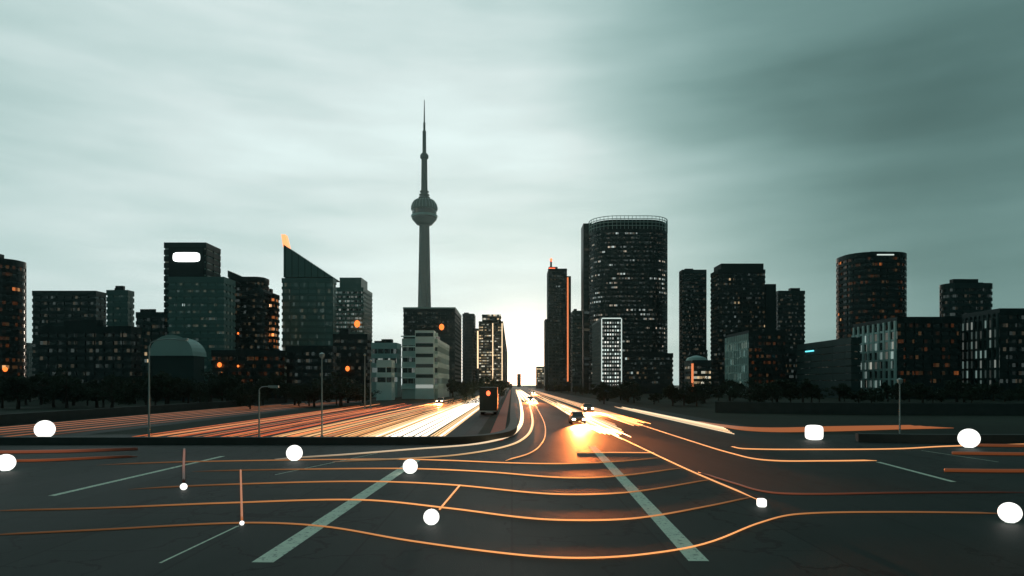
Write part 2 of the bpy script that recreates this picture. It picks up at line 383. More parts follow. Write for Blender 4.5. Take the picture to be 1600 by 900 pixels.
t = tower('apartment_tower', 'stepped apartment tower full of warm lit windows, left of the sunset gap', rect(*bx(748,786,D,793)), Z(504,D), 'brown', 'g_warm', mull=2.2, mw=.3, fh=3.1, band=.5, roof=None)
P = [(a-t.location.x,b-t.location.y) for a,b in rect(X(753,D), X(783,D), D+2, D+16)]
q = MB(); q.prism(P, Z(504,D)+.01, Z(491,D)); 
up = q.build('upper_storeys', M['brown'], t)
for k in range(2):
    q = MB(); q.prism([(a*1.004,b) for a,b in inset(P,-.06)], Z(503,D)+2+k*3, Z(503,D)+3.4+k*3, cap=False); q.build('window_band', M['g_warm'], t)
q = MB(); q.box(X(762,D)-t.location.x, X(773,D)-t.location.x, -4, 4, Z(491,D), Z(486,D)); q.build('plant_room', M['brown'], up)
for px in (770, 784.5):
    q = MB(); q.box(X(px,D)-.35-t.location.x, X(px,D)+.35-t.location.x, D-t.location.y-.5, D-t.location.y-.2, 8, Z(505,D)); q.build('edge_light', E['warm'], t)
tower('distant_block', 'tiny distant block standing in the middle of the sunset gap', rect(*bx(808,814,1150,depth=12)), Z(585,1150), 'brown', 'g_low', roof=None, group='blocks in the sunset gap', fh=3.5)
tower('distant_block', 'small warm-lit block at the right side of the sunset gap', rect(*bx(838,852,760,depth=12)), Z(574,760), 'brown', 'g_warm', roof=None, group='blocks in the sunset gap', fh=3.5)

# ---- right side of the avenue
D = 480
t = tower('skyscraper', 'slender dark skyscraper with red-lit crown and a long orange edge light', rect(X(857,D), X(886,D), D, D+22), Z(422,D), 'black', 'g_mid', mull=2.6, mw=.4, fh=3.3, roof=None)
q = MB(); q.box(X(852,D)-t.location.x, X(857,D)-t.location.x-.01, -8, 9, 0, Z(498,D)); q.box(X(886,D)-t.location.x+.01, X(893,D)-t.location.x, -7, 9, 0, Z(430,D)); sh = q.build('side_wing', M['black'], t)
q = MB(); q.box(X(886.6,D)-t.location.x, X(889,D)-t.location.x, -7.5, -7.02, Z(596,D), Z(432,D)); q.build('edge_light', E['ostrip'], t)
q = MB(); q.box(X(858,D)-t.location.x, X(872,D)-t.location.x, -6, 6, Z(422,D)+1.2, Z(415,D)); 
q.tube([(X(862,D)-t.location.x,-3,Z(416,D)),(X(862,D)-t.location.x,-3,Z(402,D))], [.8,.6], 8); q.build('crown', M['brown'], t)
q = MB(); q.box(X(858,D)-t.location.x, X(868,D)-t.location.x, -6.6, -6.1, Z(421,D)+1.5, Z(417,D)); q.build('crown_light', E['redl'], t)
lamp_part(t, X(862,D), D+7, Z(403,D), 1.2, E['redl'], 'beacon')
tower('apartment_tower', 'dark tower with pale window rows, between the slender and the round skyscrapers', rect(*bx(895,910,430,892)), Z(488,430), 'dark', 'g_mid', roof='box', mull=2.6)
D = 430
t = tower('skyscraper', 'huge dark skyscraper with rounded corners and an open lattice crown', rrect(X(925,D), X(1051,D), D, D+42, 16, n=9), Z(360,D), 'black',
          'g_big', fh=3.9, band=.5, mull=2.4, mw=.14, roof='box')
cx_, cy_ = t.location.x, t.location.y; zt = Z(360,D)+1.15
P = [(a-cx_, b-cy_) for a,b in rrect(X(925,D), X(1051,D), D, D+42, 16, n=9)]
q = MB(); n = len(P); zc = Z(337,D)
for i in range(n):
    a, b = P[i], P[(i+1)%n]; L = math.dist(a,b); m = max(1,int(L/2.4))
    for k in range(m):
        p = (a[0]+(b[0]-a[0])*k/m, a[1]+(b[1]-a[1])*k/m); q.tube([(p[0],p[1],zt-.1),(p[0],p[1],zc)], .16, 5)
for zz in (zt+2.2, zt+4.4, zt+6.6, zc):
    for i in range(n): q.obox(P[i], P[(i+1)%n], .3, zz-.22, zz+.12, out=.05)
q.build('lattice_crown', M['pale'], t)
q = MB(); Pi = inset(P, 1.2); q.prism(Pi, zt, zc-2.2); q.build('crown_core', M['black'], t)
q = MB(); q.box(X(911,D+20)-cx_, X(925,D+18)-cx_, -3, 12, 0, Z(349,D+18)); fl = q.build('side_wing', M['black'], t)
for k in range(30):
    q = MB(); zz = 6+k*3.85
    if zz < Z(352,D+18)-2: q.box(X(911,D+20)-cx_+.5, X(925,D+18)-cx_-.5, -3.1, -3.02, zz, zz+1.6); q.build('window_band', M['g_low'], fl)
D = 330
t = tower('office_tower', 'shorter tower of bright white window dots in front of the rounded skyscraper', rect(*bx(940,971,D,925)), Z(499,D), 'dark', 'g_wht', fh=2.6, band=.6, mull=1.25, mw=.5, roof=None, pod=3)
q = MB()
for px,y in ((940,D),(971,D)): q.box(X(px,D)-.2-t.location.x, X(px,D)+.2-t.location.x, D-.5-t.location.y, D-.25-t.location.y, 0, Z(498,D))
q.box(X(940,D)-t.location.x+.21, X(971,D)-t.location.x-.21, D-.5-t.location.y, D-.25-t.location.y, Z(498.5,D)+.1, Z(497,D)+.1)
q.build('edge_light', E['wstrip'], t)
tower('office_block', 'black low block behind the white-dotted tower foot, right of it', rect(*bx(976,1052,345,970)), Z(555,345), 'black', 'g_mid', roof=None)
tower('apartment_tower', 'plain dark tower just right of the rounded skyscraper', rect(*bx(1066,1104,420,1061)), Z(424,420), 'dark', 'g_low', roof='box', mull=2.6)
D = 380
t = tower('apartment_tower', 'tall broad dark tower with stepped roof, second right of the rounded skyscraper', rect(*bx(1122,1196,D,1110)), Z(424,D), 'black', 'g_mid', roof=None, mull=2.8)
q = MB(); q.box(X(1128,D)-t.location.x, X(1200,D)-t.location.x-2, -6, 8, Z(424,D)+1.2, Z(411,D)); q.box(X(1196,D)-t.location.x+.01, X(1212,D)-t.location.x, -8, 8, 0, Z(444,D)); q.build('upper_storeys', M['black'], t)
tower('office_tower', 'flat-topped dark tower in the dip left of the cyan-lit block', rect(*bx(1216,1258,400,1206)), Z(457,400), 'dark', 'g_low', roof='box')
D = 280
t = tower('office_block', 'block with a dim white gridded side and orange windows on its dark front', rect(*bx(1170,1228,D,1135)), Z(520,D), 'black', 'g_org', roof=None, mull=2.4)
# gridded side face
def grid_side(t, a, D, side, top, dense='g_wht', mat='pale', step=2.4, nm_='side_grid'):
    _x0,_x1,_y0,_y1 = bx(a, a+10, D, side); xx = _x0-t.location.x; y0 = _y0-t.location.y; y1 = _y1-t.location.y
    q = MB(); y = y0+.1
    while y < y1-.3: q.box(xx-.6, xx-.08, y, y+step*.32, .1, top); y += step
    z = 3.0
    while z < top-.5: q.box(xx-.35, xx-.08, y0, y1, z, z+.7); z += 3.3
    q.build(nm_, M[mat], t)
    z = 3.7; k = 0
    while z < top-3.3:
        q = MB(); q.quad([(xx-.07,y1,z),(xx-.07,y0,z),(xx-.07,y0,z+2.55),(xx-.07,y1,z+2.55)], [(y1,z),(y0,z),(y0,z+2.55),(y1,z+2.55)]); q.build('side_window_band', M[dense], t); z += 3.3
M['g_side'] = glass('glass_side_lit', thr=.45, drop=.3, st=.35, ca=(.75,1,.93), cb=(1,1,.85), cw=2.4)
grid_side(t, 1170, D, 1135, Z(521,D), 'g_side')
t = tower('clinic_building', 'small low building with a lit orange corner strip and a pale domed roof cap', rect(*bx(1082,1112,260,1069)), Z(567,260), 'dark', 'g_warm', roof=None, fh=3.1, mull=3)
q = MB(); a = bx(1082,1112,260,1069); q.box(a[0]-.5-t.location.x, a[0]+.3-t.location.x, a[2]-.5-t.location.y, a[2]-.08-t.location.y, 1, Z(568,260)); q.build('edge_light', E['ostrip'], t)
q = MB(); q.lathe([(4.2,Z(567,260)+1.1),(3.6,Z(567,260)+2.2),(1.2,Z(567,260)+3.0),(.01,Z(567,260)+3.2)], 16, cx=-.5, cy=0); q.build('roof_cap', M['pale'], t)
D = 230
t = tower('office_block', 'plain windowless-looking dark block with a small cyan light on its upper side', rect(*bx(1330,1345,D,1245)), Z(532,D), 'dark', 'g_low', band=.15, roof=None, mull=9)
lamp_part(t, X(1276,250)-.3, 262, Z(547,262), .01, E['cyan'])
q = MB(); a = bx(1330,1345,D,1245); yy = D*(1330-800)/(1272-800); q.box(a[0]-.4-t.location.x, a[0]-.05-t.location.x, yy-t.location.y, yy+7-t.location.y, Z(549,yy), Z(547,yy)); q.build('cyan_light', E['cyan'], t)
tower('office_block', 'dark low block between the orange-windowed block and the cyan-lit block', rect(*bx(1222,1262,300,1212)), Z(548,300), 'dark', 'g_mid', roof=None)
D = 300
t = tower('skyscraper', 'massive dark tower with one rounded corner, tallest at the right', rrect(X(1334,D), X(1432,D), D, D+24, 10, n=7), Z(397,D), 'black', 'g_org', roof='box', mull=3)
q = MB(); q.box(X(1370,D)-t.location.x, X(1396,D)-t.location.x, -12.55, -12.1, Z(399,D), Z(397.4,D)); q.build('roof_light', E['wstrip'], t)
D = 225
t = tower('office_block', 'wide block with a pale gridded side and a dark front of orange windows', rect(*bx(1402,1502,D,1332)), Z(500,D), 'black', 'g_org', roof=None, mull=3)
grid_side(t, 1402, D, 1332, Z(501,D), 'g_side', step=3.4)
D = 290
tower('office_tower', 'dark tower with a plain top, second from the right edge', rrect(X(1482,D), X(1558,D), D, D+9, 4), Z(446,D), 'dark', 'g_low', roof='box')
D = 215
t = tower('office_block', 'dark block with white dotted side at the far right of the skyline', rect(*bx(1562,1720,D,1503)), Z(487,D), 'black', 'g_low', roof=None, mull=3)
grid_side(t, 1562, D, 1503, Z(489,D), 'g_dim', mat='dark', step=2.2)

# ------------------------------------------------------------------ needle tower
D = 1300; k_ = D/F
nt_ = empty('needle_tower', (X(663,D), D, 0), 'very tall concrete needle tower with a round pod and a thin antenna', 'tower')
def zt_(py): return Z(py, D)
q = MB()
def yplan(r, w):    # three-legged plan
    out = []
    for i in range(3):
        a = R(-90+120*i); d = (math.cos(a), math.sin(a)); n_ = (-d[1], d[0])
        out += [(d[0]*r-n_[0]*w, d[1]*r-n_[1]*w), (d[0]*r+n_[0]*w, d[1]*r+n_[1]*w)]
        b = a+R(60); out.append((math.cos(b)*w*1.75, math.sin(b)*w*1.75))
    return out
lv = [(600,17,6.5),(560,14.5,6.0),(520,13,5.6),(478,11.8,5.2),(420,10.2,4.9),(352,8.6,4.6)]
for i in range(len(lv)-1):
    q.prism(yplan(lv[i][1],lv[i][2]), zt_(lv[i][0]), zt_(lv[i+1][0]), yplan(lv[i+1][1],lv[i+1][2]), cap=False)
q.build('shaft', M['shaft'], nt_)
def lat(name, prof, mat, n=40, par=None):
    q = MB(); q.lathe([(w*k_/2, zt_(y)) for w,y in prof], n); return q.build(name, mat, par or nt_, smooth=False)
pod = lat('pod', [(14,353),(24,351),(31,347),(38,343),(39,340),(39,336)], M['dark'])
lat('pod_rim', [(39.5,340),(41,339.5),(41,337),(39.5,336.5)], M['pale'], par=pod)
lat('pod_window_band', [(38,336),(38,329)], M['g_low'], par=pod)
lat('pod_dome', [(40,329),(41.5,327.5),(41,324),(38,319),(33,315),(26,312.5),(14,311)], surf('pod_cladding', (.06,.12,.11), .5, .3, .1), par=pod)
q = MB()
for i in range(24):
    a = 2*math.pi*i/24
    q.tube([(math.cos(a)*w*k_/2, math.sin(a)*w*k_/2, zt_(y)+.15) for w,y in ((41.3,327.5),(41,324),(38,319),(33,315),(26,312.5))], .35, 4)
q.build('dome_rib', M['pale'], pod)
lat('collar', [(10,311),(18,310),(18,308.5),(11,308),(11,306),(16,305.5),(16,304),(10,303.5),(10,301),(14,300.5),(14,299),(9,298)], M['dark'])
lat('upper_shaft', [(10,298),(9,248)], M['shaft'], 12)
sp = lat('upper_pod', [(9,249),(13,247),(13,243),(9,240),(5,239)], M['dark'])
lat('antenna', [(6,239),(5.6,205),(3.4,204),(3.4,192),(2.2,191),(1.6,170),(1.0,157),(.05,155)], M['shaft'], 10)

# ------------------------------------------------------------------ ground, roads
def noise_rough_asphalt():
    m, nt, b = nm('asphalt'); tc = N(nt,'ShaderNodeTexCoord')
    n1 = N(nt,'ShaderNodeTexNoise'); n1.inputs['Scale'].default_value = .12; n1.inputs['Detail'].default_value = 5
    mp = N(nt,'ShaderNodeMapping'); mp.inputs['Scale'].default_value = (1,.25,1)
    nt.links.new(tc.outputs['Object'], mp.inputs[0]); nt.links.new(mp.outputs[0], n1.inputs['Vector'])
    n2 = N(nt,'ShaderNodeTexNoise'); n2.inputs['Scale'].default_value = 28; n2.inputs['Detail'].default_value = 3; nt.links.new(tc.outputs['Object'], n2.inputs['Vector'])
    n3 = N(nt,'ShaderNodeTexNoise'); n3.inputs['Scale'].default_value = 1.6; n3.inputs['Detail'].default_value = 8; nt.links.new(mp.outputs[0], n3.inputs['Vector'])
    c1 = mixc(nt, n1.outputs[0], (.010,.017,.015), (.024,.034,.030)); c2 = mixc(nt, n3.outputs[0], (.7,.7,.7), (1.25,1.25,1.25))
    mu = N(nt,'ShaderNodeMix', data_type='RGBA', blend_type='MULTIPLY'); mu.inputs[0].default_value = 1
    nt.links.new(c1, mu.inputs[6]); nt.links.new(c2, mu.inputs[7]); nt.links.new(mu.outputs[2], b.inputs['Base Color'])
    vc = N(nt,'ShaderNodeTexVoronoi'); vc.feature = 'DISTANCE_TO_EDGE'; vc.inputs['Scale'].default_value = .22
    wob = N(nt,'ShaderNodeTexNoise'); wob.inputs['Scale'].default_value = .9; wob.inputs['Detail'].default_value = 6; nt.links.new(tc.outputs['Object'], wob.inputs['Vector'])
    wv = nt.nodes.new('ShaderNodeVectorMath'); wv.operation = 'MULTIPLY_ADD'; nt.links.new(wob.outputs[1], wv.inputs[0]); wv.inputs[1].default_value = (2.6,2.6,0); nt.links.new(tc.outputs['Object'], wv.inputs[2])
    nt.links.new(wv.outputs[0], vc.inputs['Vector'])
    crack = math_(nt,'MULTIPLY', math_(nt,'LESS_THAN', vc.outputs[0], .012), math_(nt,'GREATER_THAN', n1.outputs[0], .47))
    br = N(nt,'ShaderNodeTexBrick'); br.inputs['Scale'].default_value = .09; br.inputs['Mortar Size'].default_value = .004; br.inputs['Brick Width'].default_value = .9; br.inputs['Row Height'].default_value = .42
    br.inputs['Color1'].default_value = (.8,.8,.8,1); br.inputs['Color2'].default_value = (1.25,1.25,1.25,1); br.inputs['Mortar'].default_value = (.35,.35,.35,1)
    mb = N(nt,'ShaderNodeMapping'); mb.inputs['Rotation'].default_value = (0,0,math.pi/2); nt.links.new(tc.outputs['Object'], mb.inputs[0]); nt.links.new(mb.outputs[0], br.inputs['Vector'])
    m2 = N(nt,'ShaderNodeMix', data_type='RGBA', blend_type='MULTIPLY'); m2.inputs[0].default_value = .8
    nt.links.new(mu.outputs[2], m2.inputs[6]); nt.links.new(br.outputs[0], m2.inputs[7])
    nt.links.new(mixc(nt, crack, m2.outputs[2], (.006,.008,.007)), b.inputs['Base Color'])
    mr = N(nt,'ShaderNodeMapRange'); mr.inputs[3].default_value = .52; mr.inputs[4].default_value = .8
    nt.links.new(n1.outputs[0], mr.inputs[0]); nt.links.new(mr.outputs[0], b.inputs['Roughness'])
    b.inputs['Specular IOR Level'].default_value = .14
    bp = N(nt,'ShaderNodeBump'); bp.inputs['Strength'].default_value = .5; bp.inputs['Distance'].default_value = .02
    nt.links.new(n2.outputs[0], bp.inputs['Height']); nt.links.new(bp.outputs[0], b.inputs['Normal'])
    return m
M['asphalt'] = noise_rough_asphalt()
M['soil'] = surf('dark_ground', (.03,.04,.03), .9, .5, .05, spec=.1, bump=.4, bscale=2)
M['red'] = surf('red_lane_surface', (.62,.09,.04), .75, .2, 1, spec=.2)
M['kerb'] = surf('dark_kerb_concrete', (.055,.065,.06), .75, .3, .8)
def sheet(name, pts, z, mat, kind='structure'):
    q = MB(); q.quad([(a,b,z) for a,b in pts]); return tag(q.build(name, mat), kind=kind)
n = 64
sheet('ground', [(2600*math.cos(2*math.pi*i/n), 2600*math.sin(2*math.pi*i/n)) for i in range(n)], -.02, M['soil'])
q = MB()
q.quad([(-220,-40,0),(220,-40,0),(220,66,0),(-220,66,0)])
q.quad([(-60,66,0),(-42,66,0),(-42,240,0),(-60,205,0)])
q.quad([(-36,66,0),(-3.4,66,0),(-3.4,1400,0),(-16,1400,0),(-22,200,0)]); q.quad([(.4,66,0),(28,66,0),(28,190,0),(20,1400,0),(.4,1400,0)])
tag(q.build('road', M['asphalt']), kind='structure')
sheet('red_lane', [(-2.2,59),(-.75,59),(-.75,600),(-2.2,600)], .006, M['red'])
sheet('pavement', [(-3.4,66.01),(-.0,66.01),(-.0,1400),(-3.4,1400)], .002, M['soil'])

# median kerb: runs across in front of the far carriageway, then bends and follows the avenue
def path_smooth(pts, per=8):
    P = [Vector((*p,0)) if len(p)==2 else Vector(p) for p in pts]; out = []
    for i in range(len(P)-1):
        p0 = P[max(i-1,0)]; p1 = P[i]; p2 = P[i+1]; p3 = P[min(i+2,len(P)-1)]
        # centripetal-ish tangents
        d = (p2-p1).length; m1 = (p2-p0)*(d/max((p2-p0).length,1e-6)); m2 = (p3-p1)*(d/max((p3-p1).length,1e-6))
        for k in range(per):
            t = k/per; out.append((2*t**3-3*t*t+1)*p1 + (t**3-2*t*t+t)*m1 + (-2*t**3+3*t*t)*p2 + (t**3-t*t)*m2)
    out.append(P[-1]); return out
def wallpath(q, pts, w, z0, z1):
    for i in range(len(pts)-1):
        a, b = pts[i], pts[i+1]; q.obox((a.x,a.y), (b.x,b.y), w, z0, z1, out=w/2)
def stripwall(name, label, cat, pts, w, z1, mat, capm=None, group=None):
    L = []; Rr = []
    for i,p in enumerate(pts):
        t_ = (pts[min(i+1,len(pts)-1)]-pts[max(i-1,0)]).normalized(); n_ = Vector((-t_.y,t_.x,0))
        L.append(p+n_*w/2); Rr.append(p-n_*w/2)
    def body(q, z0, z1, e=0.0):
        for i in range(len(pts)-1):
            a,b,c,d = L[i],L[i+1],Rr[i+1],Rr[i]
            q.quad([(a.x,a.y,z1),(d.x,d.y,z1),(c.x,c.y,z1),(b.x,b.y,z1)])
            q.quad([(a.x,a.y,z0),(a.x,a.y,z1),(b.x,b.y,z1),(b.x,b.y,z0)]); q.quad([(d.x,d.y,z0),(c.x,c.y,z0),(c.x,c.y,z1),(d.x,d.y,z1)])
        for i in (0,-1): q.quad([(L[i].x,L[i].y,z0),(Rr[i].x,Rr[i].y,z0),(Rr[i].x,Rr[i].y,z1),(L[i].x,L[i].y,z1)])
    q = MB(); body(q, 0, z1); return tag(q.build(name, M[mat]), label, cat, group)
kp = path_smooth([(-150,56.2),(-80,56.0),(-30,55.6),(-6,56),(-2.6,58),(-.6,63),(.1,72),(.15,100),(.15,300),(.15,1000)], 8)
stripwall('kerb_barrier', 'low dark barrier wall curving from the cross road into the avenue', 'barrier', kp, .9, .58, 'kerb')
stripwall('kerb_barrier', 'low dark barrier wall along the right-hand cross road', 'barrier', path_smooth([(30,58),(36,57),(60,57),(150,58)],6), .8, .7, 'kerb')
stripwall('parapet_wall', 'long concrete parapet behind the right-hand roads', 'wall', path_smooth([(36,118),(48,112),(70,108),(170,104)],6), .6, 1.9, 'kerb')
stripwall('parapet_wall', 'long low concrete parapet behind the left outer road', 'wall', path_smooth([(-62,66),(-62,140),(-60,205)],6), .5, 1.3, 'kerb')

# painted markings
def mark(label, pts, w, w2=None, z=.008):
    (x0,y0),(x1,y1) = pts; w2 = w2 or w
    d = Vector((x1-x0,y1-y0)).normalized(); n_ = (-d.y, d.x); q = MB(); K = 24
    for i in range(K):
        a, b = i/K, (i+1)/K; wa, wb = (w+(w2-w)*a)/2, (w+(w2-w)*b)/2
        pa = (x0+(x1-x0)*a, y0+(y1-y0)*a); pb = (x0+(x1-x0)*b, y0+(y1-y0)*b)
        q.quad([(pa[0]+n_[0]*wa,pa[1]+n_[1]*wa,z),(pa[0]-n_[0]*wa,pa[1]-n_[1]*wa,z),(pb[0]-n_[0]*wb,pb[1]-n_[1]*wb,z),(pb[0]+n_[0]*wb,pb[1]+n_[1]*wb,z)])
    q.build('road_marking', M['paint']); o = bpy.context.scene.collection.objects[-1]
    return tag(o, label, 'road marking', 'painted lane markings')
mark('broad pale lane dash on the left of the foreground, one end under a glowing globe', (G(410,879), G(650,719)), .62)
mark('broad lane dash on the right of the foreground, running back towards the headlights', (G(1092,877), G(925,697)), .58)
mark('thin slanting lane line at the far left of the foreground', (G(80,775), G(348,713)), .34)
mark('faint short lane line at the far right beyond the dimmed light line', (G(1490,753), G(1372,722)), .3)
for a,b,l in ((G(250,880),G(372,822),'worn thin line left of the broad pale dash'), (G(430,742),G(590,708),'faint thin line near the left globe, parallel to the broad dash'),
              (G(1560,722),G(1440,704),'faint lane line near the right-hand globe')): mark(l, (a,b), .09)

# ------------------------------------------------------------------ light lines: a drawn network overlay, built as glowing tubes
fd = [(.12,.12),(.28,.45),(.42,1),(.7,1),(.85,.3)]
LM = {'line': emit('orange_line_light', (1,.40,.13), 1.15, fd), 'lineb': emit('orange_line_light_even', (1,.42,.15), 1.05),
      'dim': emit('dull_red_line_light', (1,.28,.13), .2, [(.1,.9),(.5,.8),(.85,.2)]), 'pale': emit('pale_line_light', (1,.72,.45), 1.5, [(.1,1.6),(.35,1.3),(.6,.7),(.8,.45)]),
      'pale2': emit('pale_gold_line_light', (1,.6,.28), 1.2, [(.1,1.5),(.35,1.1),(.6,.8),(.8,.4)])}
def line(label, px, mat, r=.04, wid=None, name='light_line', group=None, per=8, z=None):
    pts = [Vector((*G(a,b),0)) for a,b in px]; pts = path_smooth([tuple(p) for p in pts], per)
    rr = []
    for p in pts: rr.append(.84*r*(p.y/26)**.45)
    for e_,f_ in ((0,.15),(1,.5),(2,.8),(-1,.25),(-2,.6)):
        if len(rr) > 20: rr[e_] *= f_
    P = [(p.x,p.y,r_*.9+.004) for p,r_ in zip(pts,rr)]
    q = MB(); q.tube(P, [wid if wid else x for x in rr], 8, ry=rr)
    return tag(q.build(name, mat, smooth=True), label, 'light line', group or 'glowing lines laid across the road')
L_ = line
L_('nearest and longest orange glowing line, sweeping across the bottom of the scene', [(-40,838),(150,829),(378,818),(500,823),(640,846),(800,867),(900,873),(1000,868),(1100,851),(1190,817),(1250,804),(1400,801),(1575,803)], LM['line'], .036)
L_('second nearest orange glowing line, passing just behind the front white globe', [(-20,799),(150,795),(350,787),(560,782),(700,795),(830,811),(920,814),(1000,810),(1100,793),(1176,777)], LM['line'], .038)
L_('third orange glowing line, with a short branch down to the front globe', [(200,765),(350,758),(560,753),(700,758),(850,772),(930,773),(1000,768),(1120,748)], LM['line'], .036)
L_('fourth orange glowing line, passing through the globe at the dash end', [(300,737),(470,734),(640,733),(760,738),(880,747),(960,745),(1070,731)], LM['line'], .036)
L_('fifth orange glowing line, thinner and farther than the one through the globe', [(150,727),(300,722),(600,718),(700,720),(800,724),(880,725),(960,722),(1038,715)], LM['line'], .032)
L_('short straight orange glowing line on the right, farthest of the cross lines', [(902,708),(960,707.6),(1022,708)], LM['lineb'], .03)
L_('straight orange line running from the headlights down to the small white network block', [(893,650),(905,655),(980,690),(1075,735),(1188,783)], LM['lineb'], .045)
L_('orange line bending right from the avenue and running along the right cross road', [(880,625),(920,640),(990,661),(1080,690),(1150,711),(1200,720),(1290,721),(1370,720)], LM['lineb'], .04)
L_('orange line nearest the right barrier, starting at the bend', [(1142,698),(1165,702),(1280,703),(1400,702),(1480,698),(1640,694)], LM['lineb'], .04)
L_('dull reddish line curving right behind the small white network block', [(1090,738),(1150,757),(1200,770),(1260,773),(1400,771),(1610,770)], LM['dim'], .045)
L_('thick white glowing band hugging the curved barrier', [(806,612),(811,622),(815,640),(815,658),(808,672),(790,684),(740,695),(640,703),(540,711),(430,718)], LM['pale'], .045, wid=.26)
L_('bright pale line beside the thick white band, second from the barrier', [(824,618),(827,632),(832,655),(829,674),(812,690),(780,701),(720,711),(660,716),(520,722)], LM['pale2'], .045, wid=.15)
L_('thin gold line bending left in the middle of the avenue, third from the barrier', [(831,624),(840,640),(850,660),(852,680),(843,698),(825,710),(790,720)], LM['lineb'], .04)
L_('short orange branch line joining the front globe to the third line', [(718,760),(687,797)], LM['lineb'], .045)
L_('short dull orange line ending at the tiny white network bead', [(376,736),(377,775),(378,814)], emit('dull_orange_short', (1,.33,.12), .4), .05)
L_('short dull orange line ending at the small network dot on the left', [(288,703),(287,730),(287,754)], LM['dim'], .07)
L_('reddish line at the left edge beside the half-visible globe', [(-60,722),(60,721),(150,717),(215,714)], emit('red_orange_blur', (1,.25,.08), .22, [(.3,.8),(.6,.5),(.85,.15)]), .08)
L_('upper reddish line at the left edge just inside the barrier', [(-60,709),(100,707),(215,703)], LM['dim'], .1)
for k,(y0,y1) in enumerate(((697,699),(710,712),(737,738))):
    L_(['upper','middle','lowest'][k]+' of three wide orange lines at the right edge', [(1500-k*12,y0),(1560,y0+1),(1660,y1)], emit('orange_wide_line', (1,.27,.08), .13), .1)

# traffic light trails along the lanes, imitated by glowing tubes
def lane(label, x, D0, D1, c, st, w, group, bend=0.0, hh=.05):
    key = (c, st); m = LANE.get(key)
    if not m: m = LANE[key] = emit('trail_glow', c, st)
    pts = []; K = 22
    for i in range(K+1):
        t = i/K; d = D0*(D1/D0)**t; pts.append((x + bend*t*t, d, hh+.004))
    q = MB(); q.tube(pts, [w*min(1, .12+5*t_/K, .1+4*(1-t_/K)) if D0 > 57.7 or x > 0 else w for t_ in range(K+1)], 6, ry=hh); return tag(q.build('light_trail', m), label, 'light line', group)
LANE = {}
for i in range(9):
    lane('short thick white-hot light trail among the headlights on the right of the avenue', 8.9+.33*i, 60+(i%3)*1.5+abs(i-3)*2.2, 150+9*(i%4), [(1,.7,.38),(1,.86,.64),(1,.45,.14)][i%3], [1.6,2.4,1.0][i%3], .085, 'white-hot lines by the headlights', bend=.8)
for i in range(8):
    lane('short orange light trail far down the middle of the avenue', 3.0+.6*i, 135+16*abs(i-4)+6*(i%3), 600, [(1,.5,.18),(1,.8,.5)][i%2], [2.0,4.0][i%2], .2, 'orange lines at the far end of the avenue')  # extra bright tubes stand in for the burst of light here
rg = random.Random(3)
whites = [((1,.82,.6),2.0),((1,.93,.8),2.4),((1,.6,.26),1.2)]
for i in range(22):
    x = -14.0 + 7.8*(i+rg.uniform(.1,.9))/22
    c, st = rg.choice(whites[:2] if 5 < i < 17 else [whites[2],whites[0]])
    lane('long white-gold light trail in the bright bundle of the left avenue', x, 57.6, rg.uniform(420,900), c, st, rg.uniform(.05,.15), 'white-gold lane lines', bend=0)
for i in range(16):
    x = -22.5 + 8.3*(i+rg.uniform(.1,.9))/16
    lane('long yellow-orange light trail left of the white bundle', x, 57.6, rg.uniform(150,260), rg.choice([(1,.42,.12),(1,.52,.2),(1,.26,.06)]), rg.choice([.7,1.0,.5]), rg.uniform(.04,.12), 'yellow-orange lane lines', bend=rg.uniform(2,5))
for i in range(15):
    x = -35.5 + 12.5*(i+rg.uniform(-.1,1.1))/15
    lane('long red-orange light trail on the leftmost lanes of the avenue', x, 57.8+rg.uniform(0,6), rg.uniform(120,175), rg.choice([(1,.15,.035),(1,.2,.05),(1,.34,.12)]), rg.choice([.3,.5,.8]), rg.uniform(.04,.14), 'red-orange lane lines', bend=rg.uniform(-1,1))
for i in range(6):
    lane('dull orange light trail on the outer left road', -58+2.6*i, 62, 150+10*i, (1,.3,.1), rg.choice([.1,.2,.3]), .14, 'outer left road lines')
for i in range(9):
    x = 9.6+3.4*i/9
    lane('white-hot light trail in the right bundle of the avenue', x, 60+abs(i-4)*5+rg.uniform(0,4), rg.uniform(150,420), rg.choice([(1,.72,.42),(1,.5,.18)]), rg.choice([1.0,1.7]), rg.uniform(.04,.1), 'right avenue lane lines')
for i in range(7):
    x = 14.5+3.2*i/7
    lane('orange light trail on the outer right lane of the avenue', x, 78+rg.uniform(0,12), rg.uniform(300,700), rg.choice([(1,.42,.15),(1,.6,.3)]), rg.choice([.6,1.0]), rg.uniform(.05,.1), 'outer right avenue lines')
for i in range(6):
    x = 22.0+2.6*i/6
    lane('gold light trail on the separate right slip road', x, 66+i*2, rg.uniform(110,150), rg.choice([(1,.6,.3),(1,.8,.5)]), rg.choice([.8,1.3]), rg.uniform(.06,.14), 'slip road lines')
for i in range(4):
    L_('orange light trail curving along the far right slip road', [(1085,658.5),(1125,666.5-i*.6),(1190,674.5-i*1.5),(1300,674-i*2),(1400,671-i*1.5),(1490-20*i,669-i)], LANE.setdefault('s', emit('slip_orange', (1,.3,.1), .35)), .06, name='light_trail', group='slip road curve lines')

